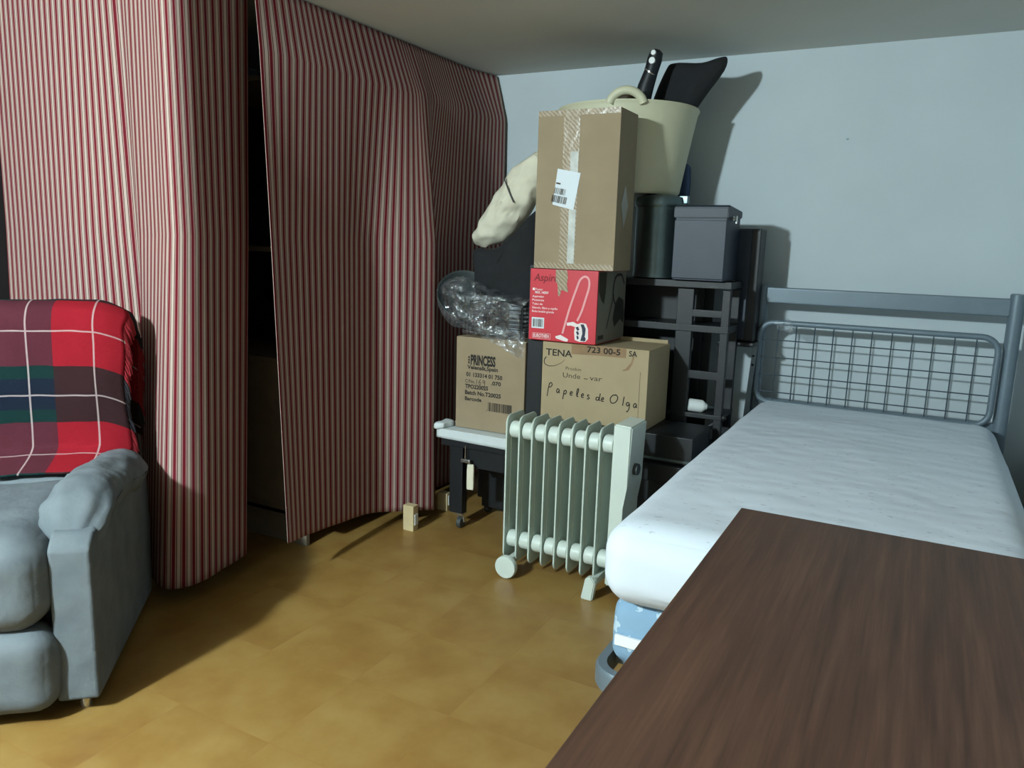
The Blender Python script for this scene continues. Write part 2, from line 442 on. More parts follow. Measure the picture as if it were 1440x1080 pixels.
# ------------------------------------------------------------------ the room
CEIL = 2.178; YB = 3.75; XR = 0.47; XL = -3.3; YF = -4.5; XF = -6.5; XE = 3.2  # unseen room stretched left, right and behind the camera to weaken bounce light
def struct(name, bm, mat, label, cat='wall'):
    o = obj(name, bm, mat, smooth=False); return tag(o, label, cat, kind='structure')
struct('floor', boxb(XF - .1, XE + .1, YF - .1, YB + .1, -0.1, 0.0), 'floor', 'ochre ceramic tile floor of the room', 'floor')
struct('ceiling', boxb(XF - .1, XE + .1, YF - .1, YB + .1, CEIL, CEIL + 0.1), 'ceiling', 'plain grey white ceiling over the room', 'ceiling')
struct('wall_back', boxb(XL - .1, XR + .1, YB, YB + .1, 0, CEIL), 'wall', 'white plaster wall behind the bed and boxes')
struct('wall_right', boxb(XR, XR + .1, 2.3, YB, 0, CEIL), 'wall', 'white plaster wall along the right side of the bed')
struct('wall_left', boxb(XL - .1, XL, 0.85, YB, 0, CEIL), 'wall', 'white plaster wall at the left behind the curtains')
struct('wall_far', boxb(XF - .1, XL - .1, 0.85, 0.95, 0, CEIL), 'wall', 'unseen white plaster wall of the room beyond the recliner')
struct('wall_side', boxb(XF - .1, XF, YF, 0.85, 0, CEIL), 'wall', 'unseen white plaster wall at the far left side of the room')  # closes the room added on the left, set far off for less fill
struct('wall_corner', boxb(XR + .1, XE, 2.3, 2.4, 0, CEIL), 'wall', 'unseen white plaster wall turning the corner right of the bed')  # unseen widening added here so less light bounces from the right
struct('wall_end', boxb(XE, XE + .1, YF, 2.4, 0, CEIL), 'wall', 'unseen white plaster wall at the far right end of the room')
struct('wall_front', boxb(XF - .1, XE + .1, YF - .1, YF, 0, CEIL), 'wall', 'white plaster wall on the camera side of the room')
dr = struct('door_1', boxb(XL + .001, XL + 0.045, 0.95, 1.80, 0.0, 1.93, 0.004), 'door', 'dark brown door at the left edge beside the striped curtain', 'door')
obj('door_handle', cyl(newbm(), (XL + .045, 1.70, 0.95), (XL + .10, 1.70, 0.95), 0.012, n=12), 'chrome', dr)

# ------------------------------------------------------------------ striped curtains
def curtain(name, rows, zs, label, hemz, nu=150, nv=70, amp=0.0, seed=0.0, smax=None):
    """rows: per z level a list of (x,y) control columns; the cloth length comes from the lowest row"""
    n = len(rows[0]) - 1
    cum = [0.0]; K = 400; pr = catmull(rows[-1], 0)
    for i in range(1, K + 1):
        q = catmull(rows[-1], n * i / K); cum.append(cum[-1] + math.hypot(q[0] - pr[0], q[1] - pr[1])); pr = q
    def slen(u):
        x = u * K; i = min(K - 1, int(x)); return cum[i] + (cum[i + 1] - cum[i]) * (x - i)
    def fn(u, v):
        zt = zs[0]; zb = hemz(u); 
        # vertical levels: keep the given ones, the lowest is the hem
        lv = list(zs[:-1]) + [zb]
        z = zt + (zb - zt) * v
        k = 0
        while k < len(lv) - 2 and z < lv[k + 1]: k += 1
        f = (lv[k] - z) / (lv[k] - lv[k + 1]); f = max(0, min(1, f))
        a = catmull(rows[k], n * u); b = catmull(rows[k + 1], n * u)
        x = a[0] + (b[0] - a[0]) * f; y = a[1] + (b[1] - a[1]) * f
        d = amp * min(1.0, v * 1.6) * (noise.noise(Vector((u * 14 + seed, v * 1.1, seed))) + 0.5 * noise.noise(Vector((u * 31 + seed, v * 1.6, 3))))
        return (x + d, y - d * 0.3, z)
    bm = sheet(fn, nu, nv, lambda u, v: (slen(u), v))
    o = obj(name, bm, 'stripe', loc=(rows[-1][n // 2][0], rows[-1][n // 2][1], zs[-1]), angle=80)
    solid(o, 0.002, 0)
    return tag(o, label, 'curtain')
# left curtain turns the corner of the shelving
L_top = [(-3.292, 1.80), (-3.02, 1.80), (-2.77, 1.81), (-2.56, 1.82), (-2.46, 1.81), (-2.33, 1.785), (-2.225, 1.752), (-2.19, 1.81), (-2.21, 1.95), (-2.235, 2.12)]
L_mid = [(-3.292, 1.79), (-3.02, 1.79), (-2.78, 1.80), (-2.57, 1.85), (-2.47, 1.81), (-2.33, 1.775), (-2.222, 1.75), (-2.185, 1.81), (-2.205, 1.94), (-2.235, 2.087)]
L_bot = [(-3.292, 1.75), (-2.99, 1.75), (-2.72, 1.76), (-2.53, 1.87), (-2.50, 1.78), (-2.36, 1.70), (-2.235, 1.665), (-2.18, 1.745), (-2.197, 1.88), (-2.225, 2.015)]
curtain('striped_curtain', [L_top, L_mid, L_bot], [2.17, 1.3, 0.06], 'red and cream striped curtain behind the recliner, left of the dark gap',
        lambda u: 0.06 + 0.02 * u, nu=190, nv=60, amp=0.004, seed=2.0)
# right curtain: slopes out from the ceiling over the shelf edge, then hangs
R_top = [(-2.17, 2.085), (-2.17, 2.25), (-2.17, 2.45), (-2.17, 2.7), (-2.17, 2.9), (-2.17, 3.0), (-2.17, 3.1), (-2.17, 3.3), (-2.165, 3.55), (-2.13, 3.735)]
R_kink = [(-2.135, 2.07), (-2.12, 2.24), (-2.11, 2.45), (-2.10, 2.7), (-2.085, 2.9), (-2.08, 3.0), (-2.085, 3.1), (-2.085, 3.3), (-2.085, 3.58), (-2.068, 3.725)]
R_mid = [(-2.075, 2.04), (-2.108, 2.20), (-2.125, 2.45), (-2.135, 2.68), (-2.045, 2.86), (-2.005, 2.985), (-2.11, 3.02), (-2.115, 3.3), (-2.09, 3.56), (-2.06, 3.72)]
R_bot = [(-2.02, 2.03), (-2.06, 2.17), (-2.085, 2.40), (-2.095, 2.62), (-2.01, 2.79), (-1.96, 2.93), (-2.11, 2.97), (-2.115, 3.3), (-2.09, 3.56), (-2.07, 3.72)]
curtain('striped_curtain', [R_top, R_kink, R_mid, R_bot], [2.172, 1.945, 1.3, 0.08], 'red and cream striped curtain between the dark gap and the stacked boxes',
        lambda u: 0.165 - 0.14 * min(1, u / 0.62) if u < 0.62 else 0.05, nu=220, nv=70, amp=0.004, seed=11.0)

# shelving behind the curtains
sh = thing('storage_shelves', (-2.6, 2.8, 0), 'dim storage shelves seen through the dark gap between the striped curtains', 'shelving')
for y, zt in ((2.34, 0.78), (2.90, 1.91), (3.66, 1.91)):
    obj('side_panel', boxb(-2.95, -2.22, y, y + 0.02, 0.0, zt, 0.002), 'closet_wood', sh)
for z in (0.12, 0.78, 1.24, 1.91):
    obj('shelf_board', boxb(-2.95, -2.16, 2.34, 3.66, z, z + 0.02, 0.002), 'closet_wood', sh)
obj('dark_backing', boxb(-2.97, -2.952, 2.20, 3.68, 0.0, 1.93), 'door', sh)
k = tag(obj('folded_cloth', soft_box((0.30, 0.30, 0.22), 0.06, 10, 0.02, 0.02, 8, 3, (-2.45, 2.56, 1.385)), 'black_matte', loc=(-2.45, 2.56, 1.261)), 'dark folded cloth on a shelf behind the curtain gap', 'cloth')
for i, (x, y, lb) in enumerate(((-1.97, 2.74, 'pale wooden block foot under the right curtain hem, the nearer one'), (-1.99, 3.05, 'pale wooden block foot under the right curtain hem, the farther one beside the caster'))):
    w_ = thing('wooden_post', (x, y, 0), lb, 'wooden block')
    obj('block', boxb(x - 0.022, x + 0.035, y - 0.02, y + 0.02, 0.0, 0.12 if i == 0 else 0.09, 0.003), 'wood_pale', w_)
    obj('metal_plate', boxb(x + 0.036, x + 0.040, y - 0.012, y + 0.012, 0.03, 0.08, 0.001), 'white_plastic', w_)

# ------------------------------------------------------------------ recliner (front right foot at its corner), u back, v to image left
A = math.radians(42)
rec = thing('recliner', (-1.868, 1.165, 0), 'light grey fabric recliner with padded arm under the tartan blanket', 'armchair', rotz=0)
rec.rotation_euler = (0, 0, PI / 2 - A + PI)   # local +X = to image left, local +Y... set below
# local axes: +x towards v (image left), +y towards the back
ml = Vector((-math.cos(A), -math.sin(A), 0)); mb = Vector((-math.sin(A), math.cos(A), 0))
# ml x mb = z must be negative for a proper rotation -> use -ml as +x
rec.rotation_euler = (0, 0, A)       # +x = (cosA, sinA) = image right, +y = (-sinA, cosA) = back
W = 0.88
def rl(name, bm, mat='sofa', parent=None, label=None, **k): return obj(name, bm, mat, parent or rec, local=True, label=label, **k)
rl('base', boxb(-W + 0.13, -0.13, 0.10, 0.74, 0.06, 0.30, 0.01))
for sx_ in (0, 1):
    x1 = 0.0 if sx_ == 0 else -W + 0.105; x0 = x1 - 0.105
    # arm: flat sided panel with a front face
    bm = newbm()
    prof = [(0.0, 0.045), (0.68, 0.045), (0.70, 0.30), (0.70, 0.50), (0.60, 0.515), (0.30, 0.525), (0.05, 0.51), (0.008, 0.475)]
    prism(bm, prof, lambda p, q, t_: (t_, p, q), x0, x1)
    bmesh.ops.bevel(bm, geom=list(bm.edges), offset=0.012, segments=3, affect='EDGES', profile=0.6)
    rl('arm_panel', bm)
    # puffy arm pad rolling over the front
    def padf(u, v, x0=x0, x1=x1):
        a = 2 * PI * u; s = v
        cxp = (x0 + x1) / 2 - 0.008 * (1 if x1 == 0 else -1); rw = 0.085; rh = 0.072
        y = 0.055 + 0.60 * s; z = 0.535 + 0.022 * math.sin(PI * min(1, s * 1.25)) - 0.02 * s
        k_ = math.sin(PI * min(1, s / 0.16) / 2) ** 0.5 if s < 0.16 else 1.0
        k_ *= 1.0 if s < 0.93 else max(0.02, math.sqrt(max(0, 1 - ((s - 0.93) / 0.07) ** 2)))
        wr = 0.010 * noise.noise(Vector((math.cos(a) * 1.6, math.sin(a) * 1.6, s * 7 + x0 * 9))) + 0.006 * noise.noise(Vector((a * 2, s * 22, 4)))
        if s < 0.22: wr += 0.010 * math.sin(a * 7) * (1 - s / 0.22)
        rx = (rw + wr) * k_; rz = (rh + wr) * k_
        droop = -0.062 * max(0, 1 - s / 0.22) ** 1.4; rx += 0.012 * max(0, 1 - s / 0.3)
        return (cxp + rx * math.cos(a), y, z + droop + rz * math.sin(a))
    bm = sheet(padf, 40, 46)
    bmesh.ops.remove_doubles(bm, verts=bm.verts, dist=1e-4)
    bmesh.ops.holes_fill(bm, edges=[e for e in bm.edges if e.is_boundary])
    rl('arm_pad', bm)
# seat and footrest cushions swell forward between the arms
rl('seat_cushion', soft_box((W - 0.20, 0.56, 0.27), 0.085, 20, 0.012, 0.016, 6, 1.0, (-W / 2, 0.225, 0.395)))
rl('footrest_pad', soft_box((W - 0.20, 0.13, 0.235), 0.055, 18, 0.008, 0.014, 7, 5.0, (-W / 2, 0.01, 0.155)))
rl('back_cushion', soft_box((W - 0.17, 0.16, 0.54), 0.07, 16, 0.0, 0.006, 6, 8.0, (-W / 2, 0.715, 0.775)))
rl('back_shell', soft_box((W - 0.15, 0.09, 0.96), 0.04, 12, 0.0, 0.004, 6, 4.0, (-W / 2, 0.765, 0.54)), 'sofa')
for fx_, fy_ in ((-0.05, 0.05), (-W + 0.05, 0.05), (-0.16, 0.70), (-W + 0.16, 0.70)):
    rl('foot', cyl(newbm(), (fx_, fy_, 0.0), (fx_, fy_, 0.06), 0.014, 0.018, n=14), 'chrome')
rl('head_roll', soft_box((W - 0.19, 0.22, 0.12), 0.055, 14, 0.012, 0.01, 7, 12.0, (-W / 2, 0.56, 0.48)))

# ------------------------------------------------------------------ tartan blanket over the recliner back
bl = thing('tartan_blanket', rec.location, 'red and green tartan blanket with fringed edge draped over the recliner back', 'blanket', rotz=A)
def path(s):
    """s metres along the drape from the seat up over the back and down behind -> (y, z)"""
    segs = [((0.36, 0.535), (0.475, 0.60)), ((0.475, 0.60), (0.49, 1.00))]
    pts = [(0.46, 0.55), (0.585, 0.585), (0.612, 0.64), (0.618, 0.82), (0.626, 0.97), (0.645, 1.04), (0.69, 1.068), (0.75, 1.066), (0.80, 1.04), (0.826, 0.97), (0.83, 0.80), (0.834, 0.62)]
    return catmull(pts, s * (len(pts) - 1))
plen = [0.0]; pp = path(0)
for i in range(1, 201):
    q = path(i / 200); plen.append(plen[-1] + math.hypot(q[0] - pp[0], q[1] - pp[1])); pp = q
def arc(s): i = min(199, int(s * 200)); return plen[i] + (plen[i + 1] - plen[i]) * (s * 200 - i)
def blf(u, v):
    y, z = path(v); x = -W + 0.082 + u * (W - 0.115)
    e = max(0.0, (u - 0.86) / 0.14)                      # right edge falls round the side
    cy = 0.71
    y = y + (cy - y) * 0.22 * e * e
    z = z - 0.035 * e * e
    x += 0.02 * e * noise.noise(Vector((v * 9, 2, 0)))
    d = 0.008 * noise.noise(Vector((u * 5, v * 6, 1.3))) + 0.004 * noise.noise(Vector((u * 13, v * 15, 4)))
    return (x, y + d - 0.002, z + d * 0.5)
bm = sheet(blf, 60, 90, lambda u, v: ((1 - u) * (W - 0.115), -arc(v) + 0.66))
o = obj('cloth', bm, 'plaid', bl, local=True); solid(o, 0.006, 1)
fr_ = {'fringe_red': newbm(), 'fringe_dark': newbm(), 'fringe_pale': newbm()}
nf = 86
for i in range(nf):
    v = 0.16 + 0.80 * i / (nf - 1)
    p = Vector(blf(1.0, v)); vv_ = (-arc(v) + 0.66) / 0.42 % 1.0
    key = 'fringe_dark' if vv_ > 0.56 else 'fringe_red'
    if 0.27 < vv_ < 0.305 or 0.77 < vv_ < 0.805: key = 'fringe_pale'
    ln_ = random.uniform(0.05, 0.075); dx = random.uniform(0.008, 0.020)
    tube(fr_[key], [p, p + Vector((dx * .6, 0.004, -ln_ * 0.35)), p + Vector((dx, 0.012 + random.uniform(-.006, .006), -ln_))], 0.0045, 6, radii=[0.0055, 0.005, 0.0025])
for k_, bm in fr_.items():
    f__ = obj('fringe', bm, k_, bl, local=True, label={'fringe_red': 'red wool fringe', 'fringe_dark': 'dark wool fringe', 'fringe_pale': 'pale wool fringe'}[k_]); f__['kind'] = 'stuff'

# ------------------------------------------------------------------ dark wood table, front right
TZ = 0.78
tb = thing('wooden_table', (0.1, 1.1, 0), 'dark brown wood grain table at the lower right in front of the bed', 'table')
obj('table_top', boxb(-0.288, 0.52, 0.30, 1.561, TZ - 0.024, TZ, 0.002), 'table', tb, smooth=False)
obj('apron', boxb(-0.23, 0.46, 0.36, 1.50, TZ - 0.10, TZ - 0.024, 0.002), 'table', tb, smooth=False)
for x in (-0.225, 0.415):
    for y in (0.365, 1.455): obj('leg', boxb(x, x + 0.04, y, y + 0.04, 0, TZ - 0.10, 0.002), 'table', tb, smooth=False)

# ------------------------------------------------------------------ bed
bed = thing('bed_frame', (-0.16, 2.6, 0), 'grey metal single bed frame with wire mesh headboard against the back wall', 'bed')
HX0, HX1, HY = -0.635, 0.315, 3.585
def rr_rect(x0, x1, z0, z1, r, y, n=6):
    pts = []
    for cx_, cz_, a0 in ((x1 - r, z1 - r, 0), (x0 + r, z1 - r, PI / 2), (x0 + r, z0 + r, PI), (x1 - r, z0 + r, 1.5 * PI)):
        for k in range(n + 1):
            a = a0 + PI / 2 * k / n; pts.append((cx_ + r * math.cos(a), y, cz_ + r * math.sin(a)))
    return pts
for x, nm in ((HX0 - 0.01, 0), (HX1, 1)):
    obj('headboard_post', cyl(newbm(), (x, HY, 0.0), (x, HY, 1.165 if nm else 1.155), 0.027 if nm else 0.024, n=24, bev=0.006), 'bed_metal', bed)
obj('top_rail', boxb(HX0, HX1 - 0.02, HY - 0.02, HY + 0.02, 1.075, 1.145, 0.008), 'bed_metal', bed)
mp_ = obj('mesh_panel_frame', tube(newbm(), rr_rect(-0.64, 0.272, 0.635, 0.992, 0.06, 3.545), 0.0125, 10, closed=True), 'bed_metal', bed)
bm = newbm()
for k in range(11):
    x = -0.56 + k * 0.0755; tube(bm, [(x, 3.545, 0.645), (x, 3.545, 0.984)], 0.0028, 6)
for k in range(4):
    z = 0.68 + k * 0.078; tube(bm, [(-0.632, 3.549, z), (0.264, 3.549, z)], 0.0028, 6)
obj('wire_grid', bm, 'bed_wire', mp_)
obj('lower_rail', boxb(HX0, HX1 - 0.02, HY - 0.015, HY + 0.015, 0.60, 0.645, 0.006), 'bed_metal', bed)
# leaning side bracket with two holes, left of the headboard
bm = newbm()
prism(bm, [(-0.655, 0.90), (-0.637, 0.90), (-0.66, 0.42), (-0.68, 0.42)], lambda p, q, t_: (p, t_, q), 3.50, 3.512)
br = obj('bracket', bm, 'bed_metal', bed, smooth=False)
for z in (0.80, 0.84): obj('bolt_hole', cyl(newbm(), (-0.650, 3.4985, z), (-0.650, 3.4995, z), 0.006, n=12), 'ink', br)
# base ring under the mattresses
pts = []
for cx_, cy_, a0 in ((0.285 - .07, 3.50 - .07, 0), (-0.63 + .07, 3.50 - .07, PI / 2), (-0.63 + .07, 1.66 + .07, PI), (0.285 - .07, 1.66 + .07, 1.5 * PI)):
    for k in range(9):
        a = a0 + PI / 2 * k / 8; pts.append((cx_ + .07 * math.cos(a), cy_ + .07 * math.sin(a), 0.235))
bm = newbm()
rgs = []
for i, p in enumerate(pts):
    a, b = Vector(pts[i - 1]), Vector(pts[(i + 1) % len(pts)]); d = (b - a).normalized(); nn = d.cross(Vector((0, 0, 1)))
    rgs.append([bm.verts.new(Vector(p) + nn * o_ + Vector((0, 0, h_))) for o_, h_ in ((-.012, -.03), (.010, -.03), (.016, -.02), (.016, .02), (.010, .03), (-.012, .03))])
for i in range(len(rgs)):
    for k in range(6): bm.faces.new((rgs[i][k], rgs[(i + 1) % len(rgs)][k], rgs[(i + 1) % len(rgs)][(k + 1) % 6], rgs[i][(k + 1) % 6]))
obj('base_rail', bm, 'bed_metal', bed)
bm = newbm()
for k in range(9): box(bm, -0.615, 0.27, 1.78 + k * 0.2, 1.82 + k * 0.2, 0.225, 0.245)
obj('slat', bm, 'bed_metal', bed)
for x in (-0.56, 0.22):
    for y in (1.85, 3.2): obj('leg', cyl(newbm(), (x, y, 0), (x, y, 0.225), 0.016, n=14), 'bed_metal', bed)
tag(obj('tape_scrap', soft_box((0.075, 0.035, 0.05), 0.014, 8, 0, 0.022, 30, 2.0, (-0.535, 3.545, 0.975)), 'film', loc=(-0.535, 3.545, 0.955)), 'crumpled clear tape stuck on the headboard mesh frame', 'tape')
# old mattress below
lm = thing('old_mattress', (-0.16, 2.6, 0.262), 'pale blue floral mattress between the bed frame and the white mattress', 'mattress')
obj('ticking', soft_box((0.885, 1.80, 0.185), 0.05, 20, 0.004, 0.012, 5, 2.0, (-0.168, 2.585, 0.358)), 'floral', lm)
obj('strap', boxb(-0.585, 0.24, 1.672, 1.682, 0.335, 0.362, 0.002), 'strap', lm, label='white strap across the foot end')
# white mattress on top
bm = soft_box((0.925, 1.88, 0.205), 0.075, 40, 0.012, 0.0, 5, 2.0, (-0.16, 2.565, 0.553))
for v_ in bm.verts:
    q = v_.co
    if q.z > 0.6: q.z += 0.006 * noise.noise(Vector((q.x * 5, q.y * 5, 1))) + 0.006 * math.exp(-((q.y - 3.02 + 0.12 * q.x) / 0.03) ** 2)
    if q.z < 0.5: q.z += 0.012 * noise.noise(Vector((q.x * 6, q.y * 6, 7)))
tag(obj('mattress', bm, 'mattress', loc=(-0.16, 2.565, 0.45)), 'white quilted mattress lying on top of the bed', 'mattress')

# ------------------------------------------------------------------ oil radiator
rd = thing('oil_radiator', (-1.15, 2.65, 0), 'pale grey finned oil radiator on wheels beside the bed', 'heater')
def finpoly(y0, y1, z0, z1, r=0.03):
    p = []
    for cy_, cz_, a0 in ((y1 - r, z1 - r, 0), (y0 + r, z1 - r, PI / 2), (y0 + r, z0 + r, PI), (y1 - r, z0 + r, 1.5 * PI)):
        for k in range(6):
            a = a0 + PI / 2 * k / 5; p.append((cy_ + r * math.cos(a), cz_ + r * math.sin(a)))
    return p
NF = 8; FX0 = -1.384; FP = 0.0555
for k in range(NF):
    x = FX0 + k * FP
    bm = newbm()
    prism(bm, finpoly(2.565, 2.715, 0.052, 0.645), lambda p, q, t_: (t_, p, q), x - 0.003, x + 0.003)
    # pressed oil channels swell from the plate
    prism(bm, finpoly(2.595, 2.685, 0.10, 0.61, 0.035), lambda p, q, t_: (t_, p, q), x - 0.0075, x + 0.0075)
    bmesh.ops.bevel(bm, geom=list(bm.edges), offset=0.0018, segments=2, affect='EDGES')
    f_ = obj('fin', bm, 'fin', rd, angle=50)
    for z in (0.585, 0.135):
        obj('oil_tube', cyl(newbm(), (x + 0.006, 2.605, z), (x + FP - 0.006, 2.605, z), 0.034, n=22, bev=0.008), 'hub', f_)
cxr = FX0 + NF * FP
bm = newbm()
prism(bm, [(cxr - 0.005, 0.05), (cxr + 0.055, 0.06), (cxr + 0.05, 0.36), (cxr + 0.062, 0.44), (cxr + 0.070, 0.668), (cxr + 0.0, 0.672)], lambda p, q, t_: (p, t_, q), 2.555, 2.72)
bmesh.ops.bevel(bm, geom=list(bm.edges), offset=0.006, segments=3, affect='EDGES')
cb = obj('control_box', bm, 'hub', rd)
obj('knob', cyl(newbm(), (cxr + 0.060, 2.62, 0.50), (cxr + 0.082, 2.62, 0.50), 0.022, n=20, bev=0.004), 'knob', cb)
for x in (-1.345, cxr - 0.045):
    bm = newbm(); box(bm, x - 0.012, x + 0.012, 2.53, 2.75, 0.045, 0.075, 0.003)
    br_ = obj('axle_bracket', bm, 'hub', rd)
    for y in (2.535, 2.745):
        s_ = -1 if y < 2.6 else 1
        if x < -1.2:
            obj('wheel', cyl(newbm(), (x, y, 0.0455), (x, y + 0.028 * s_, 0.0455), 0.0455, n=30, bev=0.006), 'hub', br_)
        else:
            bm = newbm(); prism(bm, [(-0.024, 0.0), (0.022, 0.0), (0.032, 0.075), (0.014, 0.092), (-0.008, 0.085)], lambda p, q, t_: (x + p - 0.01, t_, q), min(y, y + 0.03 * s_), max(y, y + 0.03 * s_))
            bmesh.ops.bevel(bm, geom=list(bm.edges), offset=0.004, segments=2, affect='EDGES')
            obj('foot', bm, 'hub', br_)

# ------------------------------------------------------------------ black cart on casters
CZ = 0.462
ct = thing('rolling_cart', (-1.3, 3.03, 0), 'low black table on casters with white wrapped top, under the cartons', 'cart')
obj('top_board', boxb(-1.885, -0.72, 2.865, 3.19, CZ - 0.075, CZ - 0.004, 0.003), 'black', ct)
def wrapf(u, v):
    x = -1.905 + u * 0.62; s = v * 0.40
    wv_ = 0.006 * noise.noise(Vector((x * 9, s * 20, 2)))
    if s < 0.04: return (x, 2.858 + wv_, CZ - 0.04 + s - 0.012 * u)
    return (x, 2.858 + (s - 0.04), CZ + 0.001 + abs(wv_) * 0.3 - 0.0)
o = obj('white_wrap', sheet(wrapf, 40, 30), 'white_wrap', ct); solid(o, 0.003, 0)
obj('wrap_end', soft_box((0.05, 0.09, 0.03), 0.012, 8, 0, 0.01, 20, 1, (-1.885, 2.89, CZ + 0.016)), 'white_wrap', ct)
for x in (-1.785, -0.80):
    for y in (2.885, 3.14):
        lg = obj('leg', boxb(x - 0.050, x + 0.018, y - 0.022, y + 0.022, 0.075, CZ - 0.075, 0.002), 'black', ct)
        bm = newbm(); tube(bm, [(x - 0.012, y, 0.075), (x - 0.018, y, 0.03)], 0.004, 6); tube(bm, [(x + 0.012, y, 0.075), (x + 0.018, y, 0.03)], 0.004, 6)
        box(bm, x - 0.02, x + 0.02, y - 0.02, y + 0.02, 0.068, 0.075)
        cs = obj('caster', bm, 'chrome', lg)
        obj('caster_wheel', cyl(newbm(), (x - 0.011, y, 0.026), (x + 0.011, y, 0.026), 0.026, n=20, bev=0.003), 'knob', cs)
obj('side_panel', boxb(-1.50, -1.47, 2.90, 3.16, 0.10, CZ - 0.075, 0.002), 'black', ct)  # added with the black sheet behind to darken the space below
obj('dark_backing', boxb(-1.80, -0.83, 3.10, 3.115, 0.04, CZ - 0.075, 0.002), 'black', ct)  # added black sheet stands in for shade under the cart, hides lit floor
obj('front_apron', boxb(-1.755, -0.83, 2.875, 2.89, 0.30, CZ - 0.075, 0.002), 'black', ct)
hk = thing('hanging_hook', (-1.745, 2.95, 0.18), 'small metal hook with a tassel hanging below the rolling cart', 'hook')
obj('wire', tube(newbm(), [(-1.745, 2.85, 0.405), (-1.745, 2.85, 0.345)], 0.002, 6), 'chrome', hk)
obj('clip', soft_box((0.05, 0.015, 0.018), 0.006, 6, center=(-1.742, 2.85, 0.335)), 'chrome', hk)
obj('tassel', soft_box((0.035, 0.012, 0.12), 0.005, 6, 0, 0.004, 30, 1, (-1.715, 2.85, 0.265)), 'cream_cloth', hk)
tag(obj('silver_handle', boxb(-1.44, -1.36, 2.853, 2.857, CZ - 0.05, CZ - 0.02, 0.001), 'chrome', loc=(-1.4, 2.855, CZ - 0.05)), 'small metal catch on the cart edge left of the radiator', 'catch')

# low black box under the white lettered carton
lb_ = thing('black_crate', (-1.1, 3.05, CZ), 'low black box on the cart under the handwritten carton', 'box')
obj('body', boxb(-1.40, -0.74, 2.905, 3.185, CZ - 0.004, 0.57, 0.004), 'black', lb_)
obj('trim_strip', boxb(-1.39, -0.75, 2.900, 2.905, CZ + 0.006, CZ + 0.016), 'steel', lb_)

# ------------------------------------------------------------------ cartons
def carton(name, x0, x1, y0, y1, z0, z1, mat, label, cat='box', bev=0.004):
    th_ = thing(name, ((x0 + x1) / 2, (y0 + y1) / 2, z0), label, cat)
    obj('carton_body', boxb(x0, x1, y0, y1, z0, z1, bev), mat, th_)
    return th_, Face((x0, y0, z1), (1, 0, 0), (0, 0, -1)), Face((x1, y0, z1), (0, 1, 0), (0, 0, -1))
# kitchenware carton on the left
pr_, F, G = carton('cardboard_box', -1.845, -1.493, 2.92, 3.17, CZ + 0.005, 0.886, 'card', 'brown carton with black shipping text on the left end of the cart')
bm = newbm()
ftext(bm, F, 0.077, 0.121, 'PRINCESS', 0.042, 0.128, bold=0.045)
ftext(bm, F, 0.060, 0.143, 'Velenalk,Spain', 0.017, 0.158, bold=0.03)
ftext(bm, F, 0.055, 0.177, '01 133314 01 750', 0.018, 0.186, bold=0.035)
ftext(bm, F, 0.050, 0.207, 'C/No.', 0.0155, 0.052, bold=0.004)
ftext(bm, F, 0.185, 0.205, '.070', 0.017, 0.050, bold=0.03)
ftext(bm, F, 0.050, 0.232, 'TPO220025', 0.018, 0.120, bold=0.035)
ftext(bm, F, 0.050, 0.260, 'Batch No.T20025', 0.018, 0.186, bold=0.035)
ftext(bm, F, 0.050, 0.288, 'Barcode', 0.017, 0.087, bold=0.03)
for v_ in (0.086, 0.098, 0.110): frect(bm, F, 0.064, 0.072, v_, v_ + 0.009)
barcode(bm, F, 0.171, 0.292, 0.285, 0.325, 3); frect(bm, F, 0.163, 0.166, 0.322, 0.326)
obj('printed_lettering', bm, 'ink', pr_, smooth=False)
bm = newbm()
fstroke(bm, F, curve2([(0.112, 0.188), (0.110, 0.200), (0.109, 0.212)], 6), 0.003)
fstroke(bm, F, curve2([(0.131, 0.186), (0.122, 0.198), (0.123, 0.210), (0.131, 0.209), (0.131, 0.199), (0.123, 0.201)], 14), 0.003)
fstroke(bm, F, curve2([(0.152, 0.191), (0.144, 0.189), (0.143, 0.198), (0.150, 0.199), (0.153, 0.190), (0.152, 0.205), (0.149, 0.222)], 16), 0.003)
obj('handwritten_number', bm, 'ink_soft', pr_, smooth=False)
bm = newbm()
prism(bm, [(-1.489, CZ + 0.004), (-1.419, CZ + 0.004), (-1.419, 0.898), (-1.474, 0.898), (-1.474, 1.215), (-1.489, 1.215)], lambda p, q, t_: (p, t_, q), 2.93, 2.95)
tag(obj('black_board', bm, 'black', loc=(-1.455, 2.94, CZ + 0.004), smooth=False), 'narrow upright black board wedged between the two lettered cartons', 'board')
# handwritten carton
te_, F, G = carton('cardboard_box', -1.413, -0.942, 2.92, 3.20, 0.57, 0.90, 'card_light', 'light brown carton with handwriting above the radiator, under the red box')
bm = newbm()
ftext(bm, F, 0.017, 0.058, 'TENA', 0.028, 0.122, bold=0.015)
fstroke(bm, F, curve2([(0.020, 0.066), (0.011, 0.080), (0.014, 0.096), (0.035, 0.104), (0.062, 0.100), (0.09, 0.086), (0.106, 0.070)], 30), 0.0045, taper=True)
obj('printed_lettering', bm, 'ink', te_, smooth=False)
bm = newbm()
ftext(bm, F, 0.112, 0.113, 'Proskin', 0.014, 0.070)
ftext(bm, F, 0.100, 0.146, 'Unde', 0.021, 0.080); ftext(bm, F, 0.222, 0.146, 'var', 0.021, 0.055); frect(bm, F, 0.196, 0.214, 0.141, 0.144)
frect(bm, F, 0.438, 0.4395, 0.09, 0.33)
obj('faded_lettering', bm, 'ink_soft', te_, smooth=False)
bm = newbm()
fpoly(bm, F, [(0.135, 0.0), (0.135, 0.044), (0.27, 0.040), (0.375, 0.040), (0.375, 0.0)], 0.0005)
